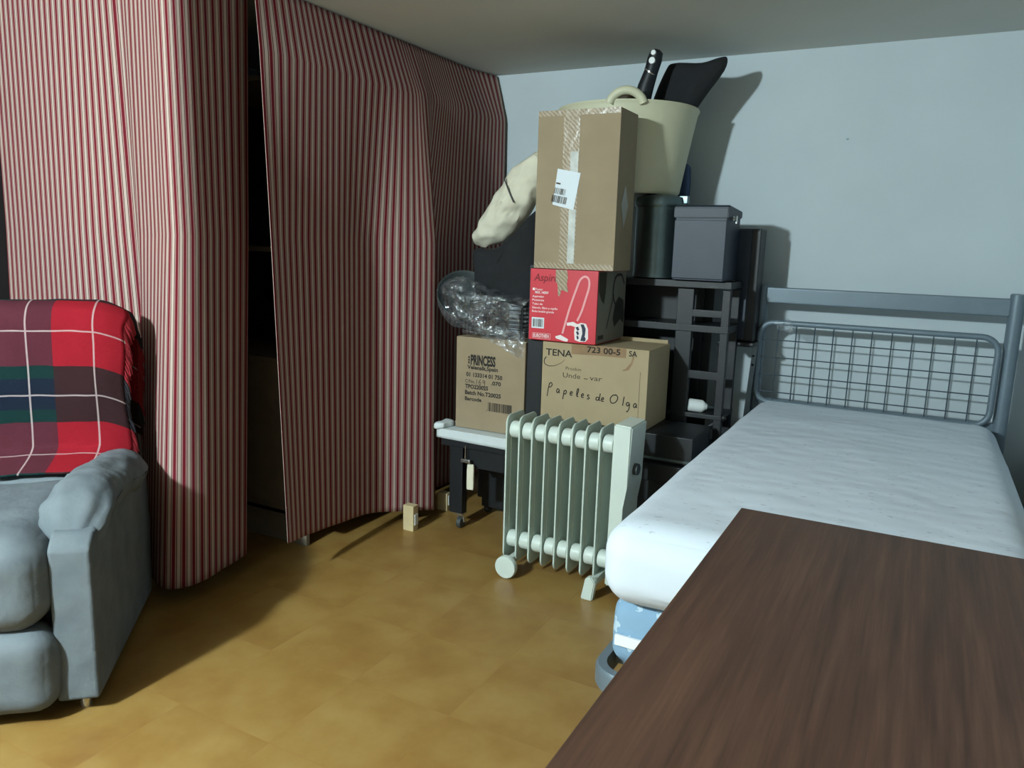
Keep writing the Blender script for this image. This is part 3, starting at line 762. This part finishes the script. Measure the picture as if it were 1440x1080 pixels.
fpoly(bm, F, [(0.362, 0.088), (0.374, 0.084), (0.397, 0.055), (0.405, 0.020), (0.412, 0.022), (0.405, 0.06), (0.39, 0.086), (0.367, 0.094)], 0.0005)
obj('tape_strip', bm, 'tape_brown', te_, smooth=False)
bm = newbm()
ftext(bm, F, 0.205, 0.030, '723 00-5', 0.024, 0.145, bold=0.02, h=0.0012)
ftext(bm, F, 0.387, 0.030, 'SA', 0.022, 0.034, bold=0.02, h=0.0012)
obj('tape_lettering', bm, 'ink', te_, smooth=False)
bm = newbm()
def hand(strokes, u, v, s, rot=-0.095, w=0.0028):
    for st in strokes:
        P_ = []
        for a, b in (curve2(st, 6 * (len(st) - 1)) if len(st) > 2 else st):
            a *= s; b *= s
            P_.append((u + a * math.cos(rot) + b * math.sin(rot), v - (b * math.cos(rot) - a * math.sin(rot)) ) if False else (u + a, v - b - a * rot))
        fstroke(bm, F, P_, w * 1.5)
LET = {
 'P': [[(0.25, 1.0), (0.12, 0.3), (0.0, -0.75)], [(0.18, 0.95), (0.45, 1.25), (0.62, 0.95), (0.40, 0.62), (0.22, 0.60)]],
 'a': [[(0.45, 0.50), (0.2, 0.55), (0.05, 0.2), (0.22, 0.0), (0.45, 0.3), (0.48, 0.5)], [(0.46, 0.45), (0.47, 0.1), (0.6, 0.02)]],
 'p': [[(0.15, 0.5), (0.08, -0.1), (0.0, -0.75)], [(0.12, 0.4), (0.35, 0.55), (0.45, 0.3), (0.3, 0.02), (0.1, 0.1)]],
 'e': [[(0.08, 0.22), (0.4, 0.35), (0.3, 0.55), (0.08, 0.35), (0.15, 0.02), (0.45, 0.08)]],
 'l': [[(0.15, 0.1), (0.35, 0.9), (0.25, 1.1), (0.14, 0.7), (0.15, 0.05), (0.35, 0.05)]],
 's': [[(0.45, 0.5), (0.15, 0.5), (0.2, 0.3), (0.42, 0.15), (0.3, -0.05), (0.05, 0.02)]],
 'd': [[(0.4, 0.4), (0.12, 0.42), (0.05, 0.1), (0.3, 0.05), (0.48, 0.5), (0.55, 1.0)], [(0.5, 0.6), (0.45, 0.1), (0.62, 0.03)]],
 'O': [[(0.7, 1.15), (0.35, 1.1), (0.05, 0.6), (0.2, 0.05), (0.65, 0.15), (0.95, 0.75), (0.75, 1.2), (0.5, 1.1)]],
 'L': [[(0.28, 1.2), (0.2, 0.6), (0.14, -0.05)]],
 'g': [[(0.42, 0.45), (0.15, 0.5), (0.06, 0.2), (0.25, 0.05), (0.42, 0.35), (0.4, -0.3), (0.2, -0.75), (0.1, -0.65)]]}
ux_ = 0.030
for ch, adv in (('P', .046), ('a', .034), ('p', .034), ('e', .030), ('l', .026), ('e', .028), ('s', .044), ('d', .026), ('e', .042), ('O', .056), ('L', .020), ('g', .034), ('a', .03)):
    sc_ = 0.036; kw = 0.8 if ch in 'eas' else 1.0
    hand([[(a * kw, b * 0.85) for a, b in st] for st in LET[ch]], ux_, 0.213 + (ux_ - 0.03) * 0.062, sc_, 0.0)
    ux_ += adv * 0.92
obj('handwriting', bm, 'ink', te_, smooth=False)
obj('open_flap', boxb(-1.40, -0.95, 3.19, 3.197, 0.895, 0.915, 0.001), 'card_light', te_)
# red vacuum box
rb_, F, G = carton('vacuum_cleaner_box', -1.470, -1.164, 2.895, 3.22, 0.905, 1.203, 'red_card', 'red printed vacuum cleaner box on top of the handwritten carton')
bm = newbm(); frect(bm, G, 0.004, 0.321, 0.004, 0.294, 0.0008); obj('side_print', bm, 'grey_card', rb_, smooth=False, label='grey side face')
bm = newbm(); fpoly(bm, G, [(0.01, 0.005), (0.01, 0.08), (0.04, 0.12), (0.07, 0.135), (0.085, 0.09), (0.09, 0.005)], 0.0014); obj('leaf_print', bm, 'green_print', rb_, smooth=False)
bm = newbm()
fpoly(bm, G, [(0.20, 0.14), (0.24, 0.11), (0.30, 0.13), (0.315, 0.19), (0.31, 0.23), (0.27, 0.21), (0.20, 0.24), (0.18, 0.20)], 0.0014)
fstroke(bm, G, curve2([(0.20, 0.14), (0.17, 0.10), (0.19, 0.03), (0.26, 0.02), (0.30, 0.06)], 16), 0.012, 0.0014)
fstroke(bm, G, [(0.18, 0.10), (0.11, 0.24)], 0.008, 0.0014); frect(bm, G, 0.02, 0.08, 0.262, 0.28, 0.0014)
obj('side_picture', bm, 'grey_print', rb_, smooth=False)
bm = newbm(); ftext(bm, F, 0.018, 0.050, 'Aspiro', 0.030, 0.115, shear=0.2, bold=0.012); obj('title_lettering', bm, 'ink_red', rb_, smooth=False)
bm = newbm()
frect(bm, F, 0.014, 0.024, 0.080, 0.090); ftext(bm, F, 0.027, 0.090, 'Power', 0.0095, 0.034); ftext(bm, F, 0.026, 0.103, 'MAX. 1400W', 0.0105, 0.062, bold=0.02)
for k, (v_, tx, w_) in enumerate(((0.119, 'Aspirador', 0.054), (0.134, 'Potente', 0.054), (0.150, 'Tubo de', 0.048), (0.166, 'Silencio, filtro y cepillo', 0.118), (0.181, 'Bolsa lavable grande', 0.102))):
    ftext(bm, F, 0.014, v_, tx, 0.0085, w_, bold=0.012)
ftext(bm, F, 0.024, 0.286, 'EUROTHEN', 0.014, 0.072, bold=0.02)
for u_, a, b in ((0.020, 0.268, 0.290), (0.102, 0.268, 0.290)): frect(bm, F, u_, u_ + 0.001, a, b)
frect(bm, F, 0.020, 0.103, 0.268, 0.269); frect(bm, F, 0.020, 0.103, 0.290, 0.291)
obj('printed_lettering', bm, 'white_print', rb_, smooth=False)
bm = newbm(); frect(bm, F, 0.014, 0.072, 0.203, 0.248); obj('barcode_patch', bm, 'paper', rb_, smooth=False)
bm = newbm(); barcode(bm, F, 0.019, 0.067, 0.209, 0.242, 8); obj('barcode', bm, 'ink_soft', rb_, smooth=False)
bm = newbm()
fstroke(bm, F, curve2([(0.158, 0.262), (0.185, 0.16), (0.213, 0.075), (0.228, 0.038), (0.248, 0.024), (0.265, 0.034), (0.268, 0.065), (0.255, 0.115), (0.24, 0.165), (0.222, 0.205)], 40), 0.0085, 0.0008)
obj('hose_print', bm, 'pink_print', rb_, smooth=False)
bm = newbm()
fpoly(bm, F, [(0.126, 0.276), (0.150, 0.268), (0.186, 0.284), (0.182, 0.298 - .004), (0.168, 0.2935), (0.130, 0.284)], 0.0012)
fpoly(bm, F, [(0.176, 0.216), (0.205, 0.210), (0.232, 0.222), (0.222, 0.232), (0.196, 0.226), (0.178, 0.228)], 0.0012)
fpoly(bm, F, [(0.215, 0.222), (0.24, 0.212), (0.262, 0.214), (0.272, 0.235), (0.274, 0.275), (0.262, 0.288), (0.235, 0.290), (0.215, 0.284), (0.211, 0.25)], 0.0010)
obj('vacuum_print', bm, 'white_print', rb_, smooth=False)
bm = newbm()
fpoly(bm, F, [(0.238, 0.218), (0.252, 0.217), (0.262, 0.235), (0.260, 0.262), (0.250, 0.286), (0.240, 0.286), (0.248, 0.255), (0.245, 0.235)], 0.0016)
for k in range(3): fpoly(bm, F, [(0.216 + .003 * k, 0.232 + k * .018), (0.228, 0.228 + k * .018), (0.234, 0.240 + k * .018), (0.226, 0.246 + k * .018)], 0.0016)
fpoly(bm, F, [(0.256 + 0.008 * math.cos(a * PI / 6), 0.277 + 0.010 * math.sin(a * PI / 6)) for a in range(12)], 0.0018)
obj('vacuum_stripes', bm, 'navy_print', rb_, smooth=False)
bm = newbm(); fpoly(bm, F, [(0.118, 0.001), (0.120, 0.05), (0.128, 0.06), (0.132, 0.105), (0.140, 0.110), (0.146, 0.082), (0.172, 0.09), (0.178, 0.09), (0.170, 0.06), (0.174, 0.03), (0.168, 0.001)], 0.002)
obj('tape_tail', bm, 'tape', rb_, smooth=False)
# tall carton
tl_, F, G = carton('cardboard_box', -1.459, -1.104, 2.90, 3.095, 1.205, 1.829, 'card', 'tall taped brown carton with a white label standing on the red box')
bm = newbm(); frect(bm, F, 0.146, 0.186, 0.0, 0.624, 0.0010); obj('seam_tape', bm, 'tape', tl_, smooth=False)
bm = newbm(); frect(bm, F, 0.003, 0.352, 0.0, 0.022, 0.0007); frect(bm, F, 0.003, 0.352, 0.600, 0.6235, 0.0007); frect(bm, F, 0.115, 0.149, 0.02, 0.60, 0.0006)
obj('edge_tape', bm, 'tape', tl_, smooth=False)
for a, b, c, d in ((0.150, 0.184, 0.160, 0.250), (0.152, 0.182, 0.385, 0.60)):
    obj('shiny_tape', frect(newbm(), F, a, b, c, d, 0.0016), 'shiny', tl_, smooth=False)
bm = newbm(); fpoly(bm, F, [(0.096, 0.225), (0.197, 0.244), (0.172, 0.388), (0.078, 0.366)], 0.0022); lbp = obj('shipping_label', bm, 'paper', tl_, smooth=False)
bm = newbm(); fpoly(bm, F, [(0.092, 0.278), (0.112, 0.282), (0.111, 0.288), (0.091, 0.284)], 0.0030)
LF = Face(F.at(0.088, 0.298), (math.cos(.19), 0, -math.sin(.19)), (-math.sin(.19), 0, -math.cos(.19)))
barcode(bm, LF, 0.0, 0.05, 0.0, 0.024, 5, 0.003); barcode(bm, LF, -0.006, 0.062, 0.030, 0.058, 6, 0.003)
obj('label_print', bm, 'ink_soft', lbp, smooth=False)
bm = newbm(); fpoly(bm, G, [(0.085, 0.285), (0.125, 0.365), (0.085, 0.455), (0.045, 0.365)], 0.0012); obj('diamond_label', bm, 'diamond', tl_, smooth=False)

# ------------------------------------------------------------------ black shelf unit behind
su = thing('black_shelf_unit', (-1.15, 3.4, 0), 'black open shelf unit standing behind the cartons beside the bed', 'shelving')
for x0, x1 in ((-1.66, -1.46), (-0.935, -0.865), (-0.745, -0.712)):
    for y in (3.235, 3.41):
        obj('upright', boxb(x0, x1, y, y + 0.03, 0.0, 1.135, 0.003), 'black', su)
for z, th_ in ((0.40, 0.05), (0.585, 0.02), (0.955, 0.03), (1.14, 0.03)):
    obj('shelf', boxb(-1.66, -0.71, 3.232, 3.44, z, z + th_, 0.003), 'black', su)
obj('dark_backing', boxb(-1.66, -0.83, 3.441, 3.452, 0.40, 1.135, 0.002), 'black', su)
obj('slat', boxb(-0.87, -0.72, 3.236, 3.25, 1.02, 1.05, 0.002), 'black', su)
obj('side_shelf', boxb(-0.80, -0.64, 3.43, 3.60, 0.885, 0.905, 0.006), 'black', su)
obj('slat', boxb(-0.87, -0.74, 3.235, 3.25, 0.755, 0.79, 0.002), 'black', su)
obj('brace', tube(newbm(), [(-0.90, 3.25, 0.44), (-0.70, 3.25, 0.60)], 0.012, 8), 'black', su)
# spray bottle on the shelf
sb = thing('spray_bottle', (-0.83, 3.30, 0.62), 'white plastic bottle with nozzle lying on the black shelf unit', 'bottle')
dv = Vector((0.93, 0.30, -0.08)).normalized(); b0 = Vector((-0.87, 3.20, 0.634))
b0 = Vector((-0.865, 3.262, 0.634))
obj('body', tube(newbm(), [b0, b0 + dv * .004, b0 + dv * .06, b0 + dv * .075, b0 + dv * 0.082], 0, 16, radii=[0.022, 0.028, 0.028, 0.016, 0.012]), 'white_plastic', sb)
obj('nozzle', tube(newbm(), [b0 + dv * 0.082, b0 + dv * 0.10, b0 + dv * 0.125], 0, 12, radii=[0.010, 0.007, 0.003]), 'steel', sb)
# tall slim black box beside the mailbox
sp = thing('slim_black_box', (-0.69, 3.5, 0.905), 'tall slim black box right of the mailbox in front of the wall', 'box')
obj('shell', boxb(-0.750, -0.652, 3.462, 3.58, 0.906, 1.395, 0.006), 'black', sp)
obj('front_panel', boxb(-0.748, -0.690, 3.452, 3.462, 0.915, 1.39, 0.003), 'mailbox', sp)

# mailbox
mbx = thing('mailbox', (-0.85, 3.3, 1.17), 'dark blue grey metal mailbox with a key in its side lock', 'mailbox')
obj('case', boxb(-0.955, -0.742, 3.202, 3.445, 1.172, 1.455, 0.004), 'mailbox', mbx)
obj('front_plate', boxb(-0.956, -0.741, 3.192, 3.2015, 1.180, 1.418, 0.003), 'mailbox', mbx)
bm = newbm(); prism(bm, [(3.19, 1.428), (3.19, 1.470), (3.21, 1.480), (3.448, 1.465), (3.448, 1.435)], lambda p, q, t_: (t_, p, q), -0.960, -0.736)
bmesh.ops.bevel(bm, geom=list(bm.edges), offset=0.003, segments=2, affect='EDGES'); obj('lid', bm, 'mailbox', mbx)
lk = obj('lock', cyl(newbm(), (-0.742, 3.28, 1.43), (-0.734, 3.28, 1.43), 0.010, n=16), 'chrome', mbx)
bm = newbm(); box(bm, -0.735, -0.722, 3.278, 3.282, 1.425, 1.435); box(bm, -0.724, -0.720, 3.272, 3.290, 1.408, 1.440, 0.001); obj('key', bm, 'chrome', lk)

# pedal bin
pb = thing('metal_bin', (-1.03, 3.36, 1.17), 'round brushed steel bin on the black shelf under the cream tub', 'bin')
BC = (-1.068, 3.335, 1.171)
obj('bin_body', lathe(newbm(), [(0.098, 0), (0.104, 0.004), (0.104, 0.02), (0.102, 0.024), (0.102, 0.30), (0.104, 0.305)], BC, 48, close=True), 'steel', pb)
obj('bin_lid', lathe(newbm(), [(0.106, 0.305), (0.109, 0.312), (0.109, 0.330), (0.104, 0.346), (0.06, 0.358), (0.02, 0.360)], BC, 48, close=True), 'steel', pb)
obj('hinge', boxb(BC[0] + 0.085, BC[0] + 0.125, 3.32, 3.35, 1.49, 1.525, 0.004), 'steel', pb)

# ------------------------------------------------------------------ cream tub with handles
TB = (-1.265, 3.405)
tub = thing('rubber_tub', (TB[0], TB[1], 1.531), 'large cream rubber tub with loop handles on top of the stack', 'tub')
prof = [(0.235, 0.0), (0.247, 0.012), (0.265, 0.12), (0.288, 0.25), (0.306, 0.345), (0.314, 0.360), (0.312, 0.366), (0.303, 0.362), (0.284, 0.25), (0.262, 0.12), (0.24, 0.02), (0.0005, 0.016)]
obj('tub_body', lathe(newbm(), prof, (TB[0], TB[1], 1.531), 64, 1.0, 1.0), 'cream_plastic', tub)
va = math.atan2(-TB[1], -TB[0])          # towards the viewer's side of the room
for s_ in (0, PI):
    a0 = va - 0.03 + s_; pts = []
    for k in range(15):
        q = k / 14; aa = a0 + (q - 0.5) * 0.46; hz = 0.350 + 0.050 * math.sin(PI * q) ** 0.6
        pts.append((TB[0] + 0.309 * math.cos(aa), TB[1] + 0.309 * math.sin(aa), 1.531 + hz))
    obj('handle', tube(newbm(), pts, 0.018, 12), 'cream_plastic', tub)
# black things in the tub
def flat_cushion(poly, y0, th_, seed, crump=0.0):
    """soft slab whose outline is poly (x,z), puffed about plane y0"""
    bm = newbm(); n = 40; m = 9
    c = (sum(p[0] for p in poly) / len(poly), sum(p[1] for p in poly) / len(poly))
    ring = [catmull(poly[-2:] + poly + poly[:3], 2 + len(poly) * k / n) for k in range(n)]
    def lay(s):
        L_ = []
        for j in range(m + 1):
            q = j / m
            L_.append([bm.verts.new((c[0] + (r[0] - c[0]) * q, y0 + s * math.sqrt(max(0, 1 - q ** 2.6)) * (th_ + 0.006 * noise.noise(Vector((r[0] * 9 * q, r[1] * 9, seed)))), c[1] + (r[1] - c[1]) * q)) for r in ring])
        for j in range(m):
            for k in range(n):
                f = (L_[j][k], L_[j][(k + 1) % n], L_[j + 1][(k + 1) % n], L_[j + 1][k])
                bm.faces.new(f)
    lay(-1); lay(1)
    bmesh.ops.remove_doubles(bm, verts=bm.verts, dist=0.0012)
    if crump:
        bmesh.ops.subdivide_edges(bm, edges=bm.edges, cuts=1, use_grid_fill=True)
        for v_ in bm.verts: v_.co += Vector((noise.noise(v_.co * 19), noise.noise(v_.co * 19 + Vector((7, 0, 0))), noise.noise(v_.co * 19 + Vector((0, 7, 0))))) * crump
    return bm
tag(obj('cushion', flat_cushion([(-1.163, 1.915), (-1.108, 2.062), (-1.069, 2.090), (-0.953, 2.082), (-0.879, 2.097), (-0.845, 2.094), (-0.851, 2.045), (-0.914, 1.959), (-0.985, 1.86), (-1.042, 1.80), (-1.141, 1.823)], 3.42, 0.045, 2.0), 'black_matte', loc=(-1.04, 3.42, 1.80)),
    'black pointed cushion sticking out of the cream tub', 'cushion')
hd = thing('black_wand', (-1.155, 3.27, 1.80), 'upright black handle with two white buttons sticking out of the cream tub', 'wand')
obj('grip', tube(newbm(), [(-1.165, 3.27, 1.76), (-1.158, 3.27, 1.90), (-1.142, 3.27, 1.97), (-1.122, 3.27, 2.03), (-1.110, 3.27, 2.075), (-1.103, 3.27, 2.105), (-1.100, 3.27, 2.115)], 0.03, 16, radii=[0.032, 0.036, 0.034, 0.029, 0.031, 0.027, 0.012]), 'black', hd)
for x, z, r in ((-1.106, 2.097, 0.0085), (-1.110, 2.066, 0.011)):
    obj('button', cyl(newbm(), (x, 3.233, z), (x, 3.25, z), r * 1.25, n=16, bev=0.002), 'white_plastic', hd)
obj('collar', tube(newbm(), [(-1.126, 3.27, 2.024), (-1.123, 3.27, 2.028)], 0.0315, 16), 'chrome', hd)
tag(obj('blue_bag', soft_box((0.09, 0.06, 0.16), 0.025, 10, 0, 0.01, 12, 2, (-1.085, 3.68, 1.61)), 'blue_plastic', loc=(-1.085, 3.68, 1.53)), 'small dark blue object behind the cream tub, over the steel bin', 'bag')

# ------------------------------------------------------------------ cushions and wrapped rack on the left carton
ck = flat_cushion([(-1.845, 1.270), (-1.72, 1.284), (-1.60, 1.38), (-1.515, 1.43), (-1.51, 1.05), (-1.70, 1.048), (-1.825, 1.066), (-1.842, 1.17)], 3.06, 0.055, 5.0)
tag(obj('cushion', ck, 'black_matte', loc=(-1.68, 3.06, 1.05)), 'black square cushion left of the tall carton, on the wrapped rack', 'cushion')
rc_ = thing('rolled_cushion', (-1.9, 3.27, 1.28), 'cream padded roll leaning above the black cushion, left of the tall carton', 'cushion')
obj('pad', flat_cushion([(-1.972, 1.305), (-1.955, 1.36), (-1.885, 1.476), (-1.805, 1.582), (-1.731, 1.675), (-1.66, 1.715), (-1.60, 1.712), (-1.585, 1.60), (-1.64, 1.50), (-1.705, 1.411), (-1.768, 1.335), (-1.853, 1.292), (-1.933, 1.284)], 3.27, 0.085, 9.0, 0.014), 'cream_cloth', rc_)
obj('tie', tube(newbm(), [(-1.765 + 0.006 * k, 3.178 - 0.006 * math.sin(k / 3), 1.60 - 0.0125 * k) for k in range(10)], 0.003, 6), 'black', rc_)
ra = thing('wire_dish_rack', (-1.66, 3.03, 0.89), 'black wire rack under clear plastic film on the lettered carton', 'rack')
bm = newbm()
for k in range(8):
    z = 0.905 + k * 0.0185
    tube(bm, [(-1.79, 3.16, z), (-1.79, 2.95, z), (-1.53, 2.95, z), (-1.53, 3.16, z)], 0.0028, 6, closed=True)
obj('side_wires', bm, 'black', ra)
bm = newbm()
for x in (-1.79, -1.72, -1.60, -1.53): tube(bm, [(x, 2.948, 0.892), (x, 2.948, 1.045), (x, 3.16, 1.045)], 0.0045, 6)
obj('frame', bm, 'black', ra)
bm = newbm()
for k in range(9): tube(bm, [(-1.785 + k * 0.031, 2.955, 0.897), (-1.785 + k * 0.031, 3.155, 0.897)], 0.0028, 6)
obj('base_wires', bm, 'black', ra)
bs = thing('basin', (-1.87, 3.0, 0.96), 'tilted dark round basin under clear film at the left end of the wire rack', 'basin')
bm = lathe(newbm(), [(0.075, -0.05), (0.10, -0.02), (0.125, 0.03), (0.135, 0.035), (0.133, 0.040), (0.12, 0.032), (0.095, -0.015), (0.0005, -0.042)], (0, 0, 0), 36)
bmesh.ops.transform(bm, matrix=Matrix.Translation((-1.865, 3.02, 1.045)) @ Matrix.Rotation(math.radians(52), 4, Vector((0.75, 0.65, 0)).normalized()), verts=bm.verts)
obj('bowl', bm, 'knob', bs)
def filmf(u, v):
    a = 2 * PI * u
    # loose bag over rack and basin: squashed tube along X
    s = v; x = -2.02 + 0.51 * s
    zc = 1.055 - 0.09 * s; ry = 0.155 * math.sin(PI * min(1, s / 0.35) / 2) ** 0.7 + 0.005; rz = (0.115 - 0.02 * s) * math.sin(PI * min(1, s / 0.3) / 2) ** 0.7 + 0.004
    n_ = noise.noise(Vector((x * 16, math.cos(a) * 2.4, math.sin(a) * 2.4))); n2 = abs(noise.noise(Vector((x * 40, math.cos(a) * 5, math.sin(a) * 5))))
    k_ = 1 + 0.16 * n_ - 0.12 * n2
    sq = lambda c, e: math.copysign(abs(c) ** e, c)
    return (x + 0.02 * n_, 3.04 + ry * k_ * sq(math.cos(a), 0.7), zc + rz * k_ * sq(math.sin(a), 0.7))
tag(obj('plastic_film', sheet(filmf, 110, 80), 'film', loc=(-1.75, 3.04, 0.9), angle=180), 'crumpled clear plastic film wrapped round the rack and basin', 'plastic film')
def flapf(u, v):
    x = -1.80 + 0.31 * u; n_ = noise.noise(Vector((x * 25, v * 4, 2)))
    return (x + 0.01 * n_, 2.905 + 0.02 * n_ - 0.004 * v, 0.935 - (0.03 + 0.13 * max(0, u - 0.25)) * v - 0.02 * v * n_)
tag(obj('plastic_film', sheet(flapf, 50, 24), 'film', loc=(-1.65, 2.9, 0.85), angle=180), 'loose edge of clear film hanging over the top of the lettered carton', 'plastic film')
tag(obj('bag', soft_box((0.115, 0.07, 0.24), 0.03, 12, 0, 0.010, 12, 6, (-1.262, 3.315, 1.848)), 'brown_bag', loc=(-1.235, 3.30, 1.74)), 'dark brown bag inside the cream tub just behind its front handle', 'bag')
tag(obj('nail', cyl(newbm(), (-0.380, YB - 0.010, 1.792), (-0.380, YB + 0.001, 1.792), 0.004, n=10), 'steel', loc=(-0.380, YB, 1.786)), 'tiny nail in the bare white wall above the bed', 'nail')
